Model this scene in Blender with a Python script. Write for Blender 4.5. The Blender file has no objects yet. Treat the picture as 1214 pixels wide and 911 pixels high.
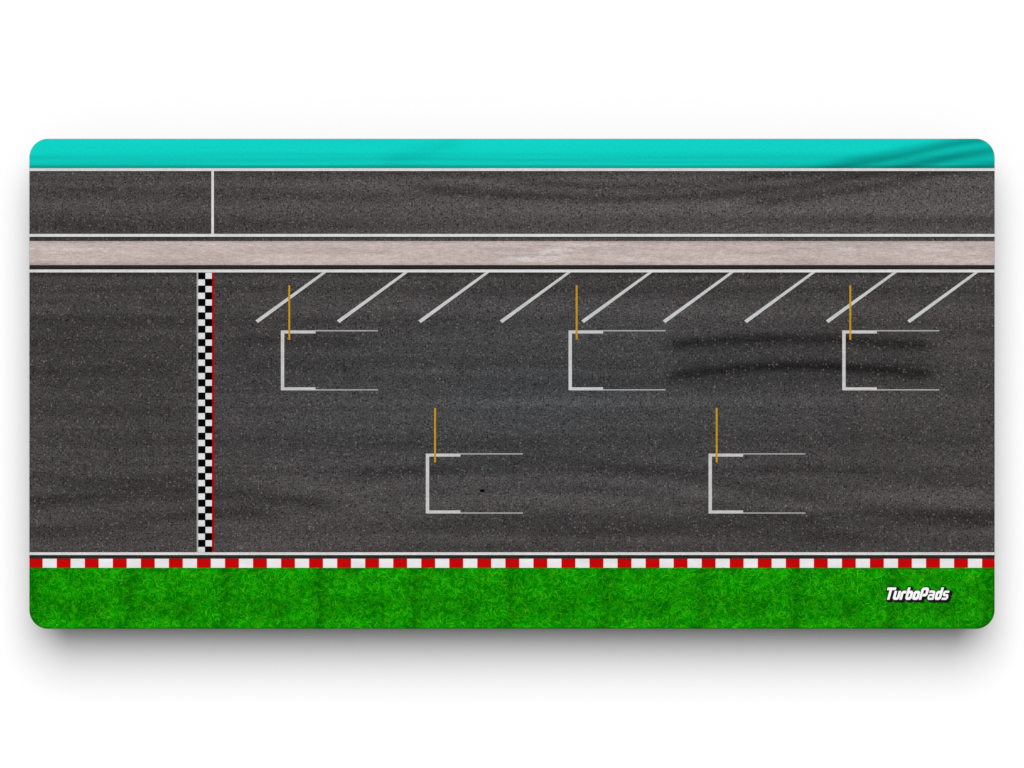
import bpy, math, random
import numpy as np
random.seed(4); rng=np.random.default_rng(7)
sc=bpy.context.scene
sc.view_settings.view_transform='Standard'; sc.view_settings.look='None'; sc.view_settings.exposure=0
K=0.9/1144.0            # metres per unit of the drawing
H=0.050                 # height of added, unseen platform; lifts the mat so its shadow spreads
TH=0.004                # mat thickness
ZT=H+TH
X0,X1,Y0,Y1,R=35.0,1179.0,165.0,745.5,22.0
T=1.08                  # illumination level
def P(x,y,z=0.0): return ((x-607)*K,(455.5-y)*K,z)
def lin(c):
    c=c/255.0
    return c/12.92 if c<=0.04045 else ((c+0.055)/1.055)**2.4
def L(r,g,b): return (lin(r)/T,lin(g)/T,lin(b)/T,1)
def inset(y):
    d=min(y-Y0,Y1-y)
    if d>=R: return 0.0
    d=max(d,0.0)
    return R-math.sqrt(max(R*R-(R-d)**2,0))

# ------------------------------------------------------------ materials
class NT:
    def __init__(s,name,rough=0.85,spec=0.0):
        s.m=bpy.data.materials.new(name); s.m.use_nodes=True
        s.t=s.m.node_tree; s.n=s.t.nodes; s.b=s.n['Principled BSDF']
        s.b.inputs['Roughness'].default_value=rough
        s.b.inputs['Specular IOR Level'].default_value=spec
        tc=s.n.new('ShaderNodeTexCoord'); s.co=tc.outputs['Object']
    def link(s,a,b): s.t.links.new(a,b)
    def mapv(s,sx,sy,loc=0):
        m=s.n.new('ShaderNodeMapping'); s.link(s.co,m.inputs[0])
        m.inputs['Scale'].default_value=(1/(K*sx),1/(K*sy),0.0)
        m.inputs['Location'].default_value=(loc,loc*1.7,loc*0.3)
        return m.outputs[0]
    def noise(s,sx,sy,detail=2,rough=0.5,loc=0,dist=0):
        n=s.n.new('ShaderNodeTexNoise'); s.link(s.mapv(sx,sy,loc),n.inputs['Vector'])
        n.inputs['Scale'].default_value=1; n.inputs['Detail'].default_value=detail
        n.inputs['Roughness'].default_value=rough; n.inputs['Distortion'].default_value=dist
        return n.outputs['Fac']
    def voro(s,sz,loc=0):
        n=s.n.new('ShaderNodeTexVoronoi'); s.link(s.mapv(sz,sz,loc),n.inputs['Vector'])
        n.inputs['Scale'].default_value=1
        return n.outputs['Distance'],n.outputs['Color']
    def rng(s,v,a,b,c,d):
        n=s.n.new('ShaderNodeMapRange'); s.link(v,n.inputs[0])
        for i,k in enumerate((a,b,c,d)): n.inputs[i+1].default_value=k
        return n.outputs[0]
    def math(s,op,a,b):
        n=s.n.new('ShaderNodeMath'); n.operation=op
        for i,k in enumerate((a,b)):
            if isinstance(k,(int,float)): n.inputs[i].default_value=k
            else: s.link(k,n.inputs[i])
        return n.outputs[0]
    def mix(s,fac,a,b,mode='MIX'):
        n=s.n.new('ShaderNodeMix'); n.data_type='RGBA'; n.blend_type=mode
        n.clamp_result=False
        for sock,k in ((n.inputs[0],fac),(n.inputs[6],a),(n.inputs[7],b)):
            if isinstance(k,(int,float,tuple)): sock.default_value=k
            else: s.link(k,sock)
        return n.outputs[2]
    def attr(s,name):
        n=s.n.new('ShaderNodeAttribute'); n.attribute_name=name
        return n.outputs['Color']
    def sep(s,c):
        n=s.n.new('ShaderNodeSeparateColor'); s.link(c,n.inputs[0]); return n.outputs
    def scale(s,col,v):
        n=s.n.new('ShaderNodeVectorMath'); n.operation='SCALE'
        s.link(col,n.inputs[0]); s.link(v,n.inputs['Scale']); return n.outputs[0]
    def out(s,c): s.link(c,s.b.inputs['Base Color']); return s.m

def asphalt_nodes(nt,base):
    g1=nt.noise(2.0,1.8,3,0.8)
    g2=nt.noise(6.5,4.5,3,0.7,5)
    a=nt.rng(g1,0.30,0.70,0.02,2.12)
    b=nt.rng(g2,0.3,0.7,0.77,1.23)
    c=nt.scale(base,nt.math('MULTIPLY',nt.math('MAXIMUM',a,0.12),b))
    # light stones
    for sz,loc,th,rad,op in ((2.8,3,0.80,0.45,0.34),(5.0,7,0.84,0.25,0.46),(10,11,0.86,0.13,0.5)):
        d,col=nt.voro(sz,loc); sp=nt.sep(col)
        on=nt.math('GREATER_THAN',sp[0],th)
        f=nt.math('MULTIPLY',on,nt.rng(d,rad*0.4,rad,op,0.0))
        stone=nt.mix(sp[1],L(158,140,132),L(136,138,142))
        c=nt.mix(f,c,stone)
    # dark pits
    for sz,loc,th,rad in ((3.2,23,0.68,0.42),(9,31,0.77,0.19)):
        d,col=nt.voro(sz,loc); sp=nt.sep(col)
        on=nt.math('GREATER_THAN',sp[0],th)
        f=nt.math('MULTIPLY',on,nt.rng(d,rad*0.5,rad,0.7,0.0))
        c=nt.mix(f,c,L(22,21,21))
    return c
nt=NT('asphalt_print'); M_ASPH=nt.out(asphalt_nodes(nt,nt.attr('shade')))

def paint(name,rgb,wear=0.16,g=0.12):
    nt=NT(name); n=nt.noise(2.4,2.4,3,0.7,2); n2=nt.noise(40,10,2,0.5,9)
    v=nt.math('MULTIPLY',nt.rng(n,0.3,0.7,1-g,1+g),nt.rng(n2,0.3,0.7,0.93,1.05))
    base=nt.n.new('ShaderNodeRGB'); base.outputs[0].default_value=L(*rgb)
    c=nt.scale(base.outputs[0],v)
    d=nt.rng(nt.noise(3.0,3.0,2,0.6,17),0.60,0.72,0.0,wear)
    return nt.out(nt.mix(d,c,L(90,86,84)))
M_WHITE=paint('white_line_paint',(216,216,214))
M_WHITE2=paint('white_grid_paint',(196,197,196),0.22)
M_THIN=paint('thin_line_paint',(165,165,164),0.3)
M_DIAG=paint('diagonal_line_paint',(198,200,199),0.2)
M_YEL=paint('yellow_line_paint',(194,147,20),0.3,0.15)
M_RED=paint('kerb_red',(196,8,10),0.0,0.06)
M_KW=paint('kerb_white',(230,230,230),0.0,0.04)
M_BLK=paint('checker_black',(6,6,7),0.0,0.1)
M_CW=paint('checker_white',(222,222,224),0.08,0.06)
M_REDL=paint('red_line',(165,12,12),0.06,0.12)
M_GAP=paint('dark_joint',(42,40,40),0.0,0.35)
M_SPOT=paint('black_spot',(8,8,8),0,0.1)

nt=NT('turquoise_print'); n=nt.noise(3,3,3,0.7)
M_TEAL=nt.out(nt.scale(nt.attr('shade'),nt.rng(n,0.3,0.7,0.95,1.05)))
nt=NT('concrete_print')
n1=nt.noise(9,1.7,3,0.7); n2=nt.noise(2.0,1.7,2,0.7,4)
M_CONC=nt.out(nt.scale(nt.attr('shade'),nt.math('MULTIPLY',nt.rng(n1,0.3,0.7,0.79,1.21),nt.rng(n2,0.3,0.7,0.86,1.14))))
nt=NT('grass_print'); M_GRASS=nt.out(nt.attr('shade'))
nt=NT('rubber',0.8,0.2); nn=nt.noise(2,2,2,0.5); M_RUB=nt.out(nt.mix(nt.rng(nn,0.3,0.7,0,1),(0.015,0.015,0.016,1),(0.03,0.03,0.031,1)))
nt=NT('logo_white'); nn=nt.noise(5,5,1,0.5); M_LW=nt.out(nt.mix(nn,(0.84,0.84,0.84,1),(0.92,0.92,0.92,1)))
nt=NT('logo_black'); nn=nt.noise(5,5,1,0.5); M_LB=nt.out(nt.mix(nn,(0.006,0.006,0.006,1),(0.014,0.014,0.014,1)))
nt=NT('white_surface'); nn=nt.noise(400,400,1,0.5); M_SURF=nt.out(nt.mix(nn,(0.945,0.945,0.945,1),(0.955,0.955,0.955,1)))

# ------------------------------------------------------------ mesh helpers
COL=sc.collection
def add(name,verts,faces,mats,parent=None,mi=None,cols=None):
    me=bpy.data.meshes.new(name); me.from_pydata(verts,[],faces)
    for m in mats: me.materials.append(m)
    if mi is not None: me.polygons.foreach_set('material_index',mi)
    if cols is not None:
        a=me.color_attributes.new('shade','FLOAT_COLOR','POINT')
        a.data.foreach_set('color',np.asarray(cols,dtype=np.float32).ravel())
    me.update()
    o=bpy.data.objects.new(name,me); COL.objects.link(o)
    if parent: o.parent=parent
    return o
LAY=0.00012
def zl(n): return ZT+LAY*n
def poly(name,polys,layer,mats,parent,mi=None):
    v=[];f=[]
    for p in polys:
        s=len(v); v+= [P(x,y,zl(layer)) for x,y in p]; f.append(tuple(range(s,s+len(p)))[::-1])
    return add(name,v,f,mats,parent,mi)
def rect(x0,y0,x1,y1): return [(x0,y0),(x1,y0),(x1,y1),(x0,y1)]
def strip(name,y0,y1,step,layer,mat,parent,colf):
    ny=max(2,int(round((y1-y0)/step))+1); nx=int(round((X1-X0)/step))+1
    ys=np.linspace(y0,y1,ny)
    ins=np.array([inset(y) for y in ys])
    u=np.linspace(0,1,nx)
    XX=(X0+ins)[:,None]+u[None,:]*((X1-X0)-2*ins)[:,None]
    YY=np.repeat(ys[:,None],nx,1)
    V=np.stack([(XX-607)*K,(455.5-YY)*K,np.full_like(XX,zl(layer))],-1).reshape(-1,3)
    i=np.arange(ny*nx).reshape(ny,nx)
    F=np.stack([i[:-1,:-1],i[1:,:-1],i[1:,1:],i[:-1,1:]],-1).reshape(-1,4)
    c=colf(XX,YY)
    C=np.concatenate([c.reshape(-1,3),np.ones((ny*nx,1))],1)
    return add(name,V.tolist(),F.tolist(),[mat],parent,cols=C)

def vnoise(X,Y,sx,sy,seed,shear=0.0):
    r=np.random.default_rng(seed); g=r.random((256,256))*2-1
    u=X/sx+1000; v=(Y+shear*X)/sy+1000
    iu=np.floor(u).astype(int); iv=np.floor(v).astype(int)
    fu=u-iu; fv=v-iv; fu=fu*fu*(3-2*fu); fv=fv*fv*(3-2*fv)
    G=lambda a,b: g[b%256,a%256]
    return (G(iu,iv)*(1-fu)+G(iu+1,iv)*fu)*(1-fv)+(G(iu,iv+1)*(1-fu)+G(iu+1,iv+1)*fu)*fv
def sm(pts,X):
    xs=[p[0] for p in pts]; ys=[p[1] for p in pts]
    r=0
    for d in (-60,-45,-30,-15,0,15,30,45,60): r=r+np.interp(X+d,xs,ys)
    return r/9
# dark rubber marks: points, half width, strength, end fade
MARKS=[
 ([(778,411),(860,403),(930,401),(1000,403),(1060,407),(1118,412)],7.5,0.62,30),
 ([(778,449),(860,438),(930,433),(1000,435),(1060,440),(1118,446)],7.5,0.66,30),
 ([(790,430),(900,420),(1000,420),(1120,429)],27,0.18,40),
 ([(255,404),(350,402),(460,408)],8,0.30,50),([(255,441),(350,437),(460,440)],7,0.28,50),
 ([(460,220),(620,233),(760,237),(870,231),(960,219),(1040,205),(1110,191),(1179,174)],7,0.50,60),
 ([(560,210),(700,222),(840,219),(930,208),(1000,198),(1080,183),(1179,160)],5.5,0.40,80),
 ([(860,246),(1000,228),(1090,210),(1179,192)],6.5,0.42,60),
 ([(960,199),(1040,184),(1120,168),(1179,160)],5,0.20,60),
 ([(440,201),(480,188),(560,160)],10,0.10,30),
 ([(380,566),(460,562),(560,548),(660,545),(760,556),(900,580),(1050,606),(1179,612)],10,0.34,60),
 ([(420,592),(520,582),(640,576),(760,584),(880,606),(1000,622)],9,0.28,60),
 ([(35,596),(120,588),(200,580),(330,590),(430,604)],9,0.36,60),
 ([(35,634),(140,624),(260,608),(360,614)],9,0.38,60),
 ([(35,566),(150,572),(280,560)],7,0.28,50),
 ([(600,640),(760,628),(900,630),(1060,640)],9,0.26,60),
 ([(860,560),(980,552),(1080,566),(1179,580)],9,0.22,60),
 ([(35,345),(330,345),(700,349),(1179,345)],10,0.22,40),
 ([(35,380),(330,380),(700,380),(1179,382)],9,0.20,40),
 ([(35,440),(235,440)],10,0.22,40),([(35,490),(235,490)],12,0.18,40),
 ([(35,528),(300,531),(600,528),(1179,527)],13,0.22,40),
 ([(35,230),(180,227),(300,230),(520,236)],8,0.22,60),
 ([(35,263),(1179,264)],9,0.20,60),
 ([(35,213),(300,211),(500,214)],4,0.16,60),
]
def marks(X,Y):
    m=np.ones_like(X)
    for k,(pts,w,s,fd) in enumerate(MARKS):
        cy=sm(pts,X); a,b=pts[0][0],pts[-1][0]
        f=lambda q: q*q*(3-2*q)
        e0=f(np.clip((X-a)/fd,0,1)) if a>36 else 1.0
        e1=f(np.clip((b-X)/fd,0,1)) if b<1178 else 1.0
        wob=1+0.07*vnoise(X,Y,110,30,90+k)
        m*=1-s*wob*e0*e1*np.exp(-((Y-cy)/w)**2)
    return m
def asph(X,Y):
    s=1+0.17*vnoise(X,Y,600,9,1)+0.09*vnoise(X,Y,260,16,2,0.02)+0.17*vnoise(X,Y,900,28,3)+0.08*vnoise(X,Y,240,5,4)+0.05*vnoise(X,Y,24,16,5)
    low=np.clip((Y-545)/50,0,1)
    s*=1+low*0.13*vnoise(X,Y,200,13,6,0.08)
    s*=marks(X,Y)
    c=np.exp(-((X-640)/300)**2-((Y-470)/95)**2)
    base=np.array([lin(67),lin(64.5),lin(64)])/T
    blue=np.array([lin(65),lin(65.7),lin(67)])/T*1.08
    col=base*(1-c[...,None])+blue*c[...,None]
    lane=(Y<282)[...,None]
    col=np.where(lane,np.array([lin(76),lin(73),lin(72)])/T,col)
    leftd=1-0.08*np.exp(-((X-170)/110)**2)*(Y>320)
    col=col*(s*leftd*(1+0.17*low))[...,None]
    edge=1-0.35*np.exp(-((Y-325)/3.0)**2)-0.25*np.exp(-((Y-204)/2.0)**2)
    return col*edge[...,None]
def teal(X,Y):
    s=marks(X,Y)*(1+0.02*vnoise(X,Y,200,8,11))
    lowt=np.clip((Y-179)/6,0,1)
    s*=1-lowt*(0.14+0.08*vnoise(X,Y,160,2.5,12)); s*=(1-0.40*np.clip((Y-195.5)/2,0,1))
    c=np.array([lin(16),lin(210),lin(197)])/T
    return c*s[...,None]
def conc(X,Y):
    s=1+0.08*vnoise(X,Y,120,8,21)+0.10*vnoise(X,Y,50,4,22)+0.07*vnoise(X,Y,14,2.5,23)
    w=np.zeros_like(X)
    for a,b,y,h,k in ((575,700,305,4,.32),(630,775,296,4.5,.30),(540,700,300,3,.14),(700,790,305,3,.2),(930,1120,296,4,.2),(1090,1179,303,8,.26),(35,130,298,6,.14),(250,420,304,5,.08)):
        irr=np.clip(0.35+1.4*vnoise(X,Y,20,3,24)+0.6*vnoise(X,Y,6,2,25),0,1.2)
        w+=k*np.exp(-((Y-y-2*np.sin(X/23))/h)**2)*np.clip((X-a)/40,0,1)*np.clip((b-X)/40,0,1)*irr
    c=np.array([lin(190),lin(175),lin(170)])/T
    col=c*(s*(1-0.25*np.exp(-((Y-286)/1.6)**2)-0.15*np.exp(-((Y-314)/1.5)**2)))[...,None]
    w=np.clip(w*1.5,0,0.75)[...,None]
    return col*(1-w)+np.array([lin(224),lin(218),lin(216)])/T*w
def gtone(X,Y):
    u=((X-38)%113.0)
    return 1+0.14*vnoise(u,Y,14,10,31)+0.30*vnoise(u,Y,34,24,32)-0.20*np.exp(-((u-113)/8)**2)-0.14*np.exp(-(u/6)**2)
def grassbase(X,Y):
    c=np.array([lin(8),lin(120),lin(2)])/T
    return c*(gtone(X,Y)*(1+0.2*vnoise(X,Y,3,3,33)))[...,None]

# ------------------------------------------------------------ the mat
mat=bpy.data.objects.new('desk_mat',None); COL.objects.link(mat)
mat.location=(0,0,0); mat.empty_display_size=0.1
mat['label']='rectangular desk mat printed with race track on white surface'
mat['category']='desk mat'
def ring(off,n=12):
    r=R-off; out=[]
    for cx,cy,a0 in ((X1-R,Y0+R,0),(X0+R,Y0+R,90),(X0+R,Y1-R,180),(X1-R,Y1-R,270)):
        for i in range(n+1):
            a=math.radians(a0+90*i/n)
            out.append((cx+r*math.cos(a),cy-r*math.sin(a)))
    return out
lev=[(0.5,H+0.0002),(-0.1,H+0.0008),(-0.35,H+0.002),(-0.3,H+0.0033),(0.0,H+0.0038),(0.4,ZT-0.00005)]
V=[];F=[];n=len(ring(0))
for off,z in lev: V+=[P(x,y,z) for x,y in ring(off)]
for l in range(len(lev)-1):
    for i in range(n):
        j=(i+1)%n; F.append((l*n+i,l*n+j,(l+1)*n+j,(l+1)*n+i))
F.append(tuple(range(n))[::-1]); F.append(tuple(range((len(lev)-1)*n,len(lev)*n)))
add('rubber_base',V,F,[M_RUB],mat)

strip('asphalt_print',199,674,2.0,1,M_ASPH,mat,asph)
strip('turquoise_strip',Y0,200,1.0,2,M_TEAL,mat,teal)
strip('concrete_strip',286,314.5,1.2,2,M_CONC,mat,conc)
poly('dark_joint',[rect(X0,314.5,X1,319.8)],2,[M_GAP],mat)

for y0,y1 in ((199.8,203.0),(277.6,281.0),(319.8,323.2),(655.0,658.2)):
    poly('white_border_line',[rect(X0,y0,X1,y1)],4,[M_WHITE],mat)
poly('dark_joint',[rect(X0,281.0,X1,282.2)],3,[M_GAP],mat)
poly('dark_joint',[rect(X0,658.2,X1,662.6)],3,[M_GAP],mat)
poly('lane_line',[rect(250.6,203.0,253.6,277.6)],3,[M_WHITE],mat)

# kerb
ps=[];mi=[];x=34.0;i=0
while x<X1:
    a=max(x,X0); b=min(x+16.62,X1); ps.append(rect(a,662.6,b,673.4)); mi.append(i%2); x+=16.62; i+=1
poly('kerb_strip',ps,4,[M_RED,M_KW],mat,mi)

# checkered start line
sl=bpy.data.objects.new('start_line',None); COL.objects.link(sl); sl.parent=mat
ps=[];mi=[];y=323.2;i=0;s=7.93
while y<654.9:
    b=min(y+s,655.0); e=0.35
    if i%2==0:
        ps+= [rect(235.0,y-(e if i else 0),243.3+e,min(b+e,655)),rect(243.3+e,y+e,251.2,b-e)]; mi+=[0,1]
    else:
        ps+= [rect(235.0,y+e,243.3-e,b-e),rect(243.3-e,y-e,251.4,min(b+e,655))]; mi+=[1,0]
    y+=s;i+=1
o=poly('checkered_band',ps,4,[M_BLK,M_CW],sl,mi)
me=o.data                      # black cells a hair proud of the white ones
for p in me.polygons:
    if p.material_index==0:
        for k in p.vertices: me.vertices[k].co.z+=LAY*(0.3 if (p.index%4==0) else 0.45)
poly('white_edge_line',[rect(233.2,323.2,235.0,655.0)],4,[M_THIN],sl)
poly('red_edge_line',[rect(251.4,323.2,254.0,655.0)],4,[M_REDL],sl)

# diagonal pit markings
w=2.5
for k in range(9):
    xt=385.0+96.6*k; xb=304.4+96.6*k
    poly('diagonal_line',[[(xt-w,322.9),(xt+w,322.9),(xb+1.4,383.2),(xb-1.6,380.2)]],3,[M_DIAG],mat)

# grid boxes
def lpiece(x,y,layer,parent):
    poly('box_corner_line',[rect(x,y,x+41,y+3.6),rect(x,y+3.6,x+4,y+67.4),rect(x,y+67.4,x+41,y+71)],layer,[M_WHITE2],parent)
    poly('box_side_line',[rect(x+41,y-0.4,x+115,y+1.1)],layer,[M_THIN],parent)
    poly('box_side_line',[rect(x+41,y+69.7,x+115,y+71.2)],layer,[M_THIN],parent)
for x,y,xy,yt in ((333,392,343,338.5),(674,392,683.6,338.5),(998.5,392,1008,338.5),(504.8,538,515.8,484),(840,538,849.6,484)):
    g=bpy.data.objects.new('grid_box',None); COL.objects.link(g); g.parent=mat
    lpiece(x,y,3,g)
    poly('yellow_line',[rect(xy-1.1,yt,xy+1.1,yt+64.5)],6,[M_YEL],g)
# black spot
pts=[(571.5+3.1*(1+0.25*math.sin(3*a+1))*math.cos(a),582+2.0*(1+0.2*math.cos(2*a))*math.sin(a)) for a in [2*math.pi*i/14 for i in range(14)]]
poly('black_spot',[pts[::-1]],3,[M_SPOT],mat)

# grass: base and thousands of printed blades
strip('grass_strip',673.4,Y1,1.0,2,M_GRASS,mat,grassbase)
N=34000
V=[];F=[];C=[]
cx=rng.uniform(X0,X1,N); cy=rng.uniform(673.4,Y1,N)
tone=gtone(cx,cy)
ang=vnoise((cx-38)%113.0,cy,14,10,41)*math.pi*2
for i in range(N):
    x,y=cx[i],cy[i]
    a=ang[i]+random.gauss(0,1.0); ln=random.uniform(3.5,8.5); bend=random.uniform(-0.9,0.9); wd=random.uniform(0.35,0.65)
    x2=x+ln*0.5*math.cos(a); y2=y+ln*0.5*math.sin(a)
    x3=x2+ln*0.5*math.cos(a+bend); y3=y2+ln*0.5*math.sin(a+bend)
    if not all(673.4<q<Y1-0.3 and X0+inset(q)+0.3<p<X1-inset(q)-0.3 for p,q in ((x,y),(x2,y2),(x3,y3))): continue
    nx,ny=-math.sin(a+bend/2)*wd,math.cos(a+bend/2)*wd
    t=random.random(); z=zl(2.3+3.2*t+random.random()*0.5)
    s=len(V)
    for p,q in ((x-nx*.6,y-ny*.6),(x+nx*.6,y+ny*.6),(x2+nx,y2+ny),(x2-nx,y2-ny),(x3,y3)): V.append(P(p,q,z))
    F.append((s,s+1,s+2,s+3)); F.append((s+3,s+2,s+4))
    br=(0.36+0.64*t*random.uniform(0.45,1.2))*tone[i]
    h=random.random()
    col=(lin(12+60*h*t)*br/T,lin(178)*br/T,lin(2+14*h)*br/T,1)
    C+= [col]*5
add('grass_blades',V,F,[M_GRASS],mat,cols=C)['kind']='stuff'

# lettering: heavy squared italic strokes
def ch(pts,closed,c):
    out=[];m=len(pts)
    for i,p in enumerate(pts):
        if not closed and i in (0,m-1): out.append(p); continue
        a=pts[i-1]; b=pts[(i+1)%m]
        for q in (a,b):
            d=math.hypot(q[0]-p[0],q[1]-p[1]); k=min(c,d*0.4)/d
            out.append((p[0]+(q[0]-p[0])*k,p[1]+(q[1]-p[1])*k))
    return out
def stroke(pts,closed,t):
    m=len(pts); Lf=[];Rt=[]
    for i,p in enumerate(pts):
        def dr(a,b):
            d=math.hypot(b[0]-a[0],b[1]-a[1]); return ((b[0]-a[0])/d,(b[1]-a[1])/d)
        d1=dr(pts[i-1],p) if (closed or i>0) else None
        d2=dr(p,pts[(i+1)%m]) if (closed or i<m-1) else None
        d1=d1 or d2; d2=d2 or d1
        n1=(-d1[1],d1[0]); n2=(-d2[1],d2[0]); nx=n1[0]+n2[0]; ny=n1[1]+n2[1]; q=nx*nx+ny*ny
        nx,ny=2*nx/q,2*ny/q
        Lf.append((p[0]+nx*t/2,p[1]+ny*t/2)); Rt.append((p[0]-nx*t/2,p[1]-ny*t/2))
    qs=[]
    for i in range(m if closed else m-1):
        j=(i+1)%m; qs.append([Lf[i],Lf[j],Rt[j],Rt[i]])
    return qs
# each stroke: points, closed, width factor
GL={'T':(.66,[([(.0,.89),(.78,.89)],0,1),([(.35,.79),(.35,0)],0,1)]),
 'u':(.56,[([(.1,.72),(.1,.1),(.46,.1),(.46,.72)],0,1)]),
 'r':(.42,[([(.1,0),(.1,.62),(.43,.62)],0,1)]),
 'b':(.56,[([(.1,.1),(.46,.1),(.46,.62),(.1,.62)],1,1),([(.1,.6),(.1,1.0)],0,1)]),
 'o':(.56,[([(.1,.1),(.46,.1),(.46,.62),(.1,.62)],1,1)]),
 'P':(.64,[([(.1,0),(.1,.89),(.54,.89),(.54,.38),(.18,.38)],0,1)]),
 'a':(.60,[([(.04,.66),(.49,.66),(.49,0)],0,.82),([(.42,.39),(.10,.39),(.10,.07),(.42,.07)],0,.72)]),
 'd':(.56,[([(.1,.1),(.46,.1),(.46,.62),(.1,.62)],1,1),([(.46,.6),(.46,1.0)],0,1)]),
 's':(.54,[([(.52,.65),(.1,.65),(.1,.37),(.46,.37),(.46,.08),(.02,.08)],0,.8)])}
def word(t,grow):
    quads=[];x=0;k=0
    for c in 'TurboPads':
        wd,st=GL[c]
        for pts,cl,tf in st:
            pts=list(pts)
            if not cl and grow:
                for e,f in ((0,1),(-1,-2)):
                    p,q=pts[e],pts[f]; d=math.hypot(p[0]-q[0],p[1]-q[1])
                    pts[e]=(p[0]+(p[0]-q[0])/d*grow,p[1]+(p[1]-q[1])/d*grow)
            pp=ch(pts,cl,0.07)
            tt=t*tf if not grow else t-0.23*(1-tf)
            for q in stroke(pp,cl,tt): quads.append(([(x+a+0.30*b,b) for a,b in q],k))
            k+=1
        x+=wd+0.06
    return quads,x-0.06+0.2
lg=bpy.data.objects.new('logo',None); COL.objects.link(lg); lg.parent=mat
lx0,lx1,ly0,ly1=1048.2,1125.6,711.2,696.6
_,WW=word(0.2,0)
def wmesh(name,t,grow,layer,m,offs):
    q,_=word(t,grow); V=[];F=[]
    for oi,(dx,dy) in enumerate(offs):
        for pts,k in q:
            s=len(V)
            for a,b in pts:
                V.append(P(lx0+a/WW*(lx1-lx0)+dx,ly0+b*(ly1-ly0)+dy,zl(layer-0.45*oi)+k*1e-6))
            F.append((s,s+1,s+2,s+3))
    o=add(name,V,F,[m],lg)
    return o
wmesh('lettering_outline',0.37,0.09,8,M_LB,((0,0),(0.9,0.8),(1.8,1.6),(2.5,2.2)))
wmesh('lettering',0.225,0.0,9,M_LW,((0,0),))

# ------------------------------------------------------------ white studio surface plus low unseen platform, added for the mat's shadow (one structure)
S=12.0; a=95
bx=[P(X0+a,Y1-a)[:2],P(X1-a,Y1-a)[:2],P(X1-a,Y0+a)[:2],P(X0+a,Y0+a)[:2]]
V=[(-S,-S,0),(S,-S,0),(S,S,0),(-S,S,0)]+[(x,y,0) for x,y in bx]+[(x,y,H) for x,y in bx]
F=[(0,1,5,4),(1,2,6,5),(2,3,7,6),(3,0,4,7),(8,9,10,11)]+[(4+i,4+(i+1)%4,8+(i+1)%4,8+i) for i in range(4)]
g=add('ground',V,F,[M_SURF]); g['kind']='structure'

# ------------------------------------------------------------ light
w_=bpy.data.worlds.new('World'); sc.world=w_; w_.use_nodes=True
WS=0.24
bg=w_.node_tree.nodes['Background']; bg.inputs[0].default_value=(1,1,1,1); bg.inputs[1].default_value=WS
sun=bpy.data.lights.new('key_light','SUN'); tilt=math.radians(29)
sun.angle=math.radians(56); sun.energy=(T-WS)*math.pi/math.cos(tilt); sun.color=(1,1,1)
so=bpy.data.objects.new('key_light',sun); COL.objects.link(so); so.location=(0,1,2); so.rotation_euler=(-tilt,0,0)

# ------------------------------------------------------------ camera
cam=bpy.data.cameras.new('camera'); co=bpy.data.objects.new('camera',cam); COL.objects.link(co)
D=4.0; cam.sensor_width=36; cam.lens=36*D/(1214*K); co.location=(0,0,ZT+D); cam.clip_end=100; cam.clip_start=0.1
sc.camera=co
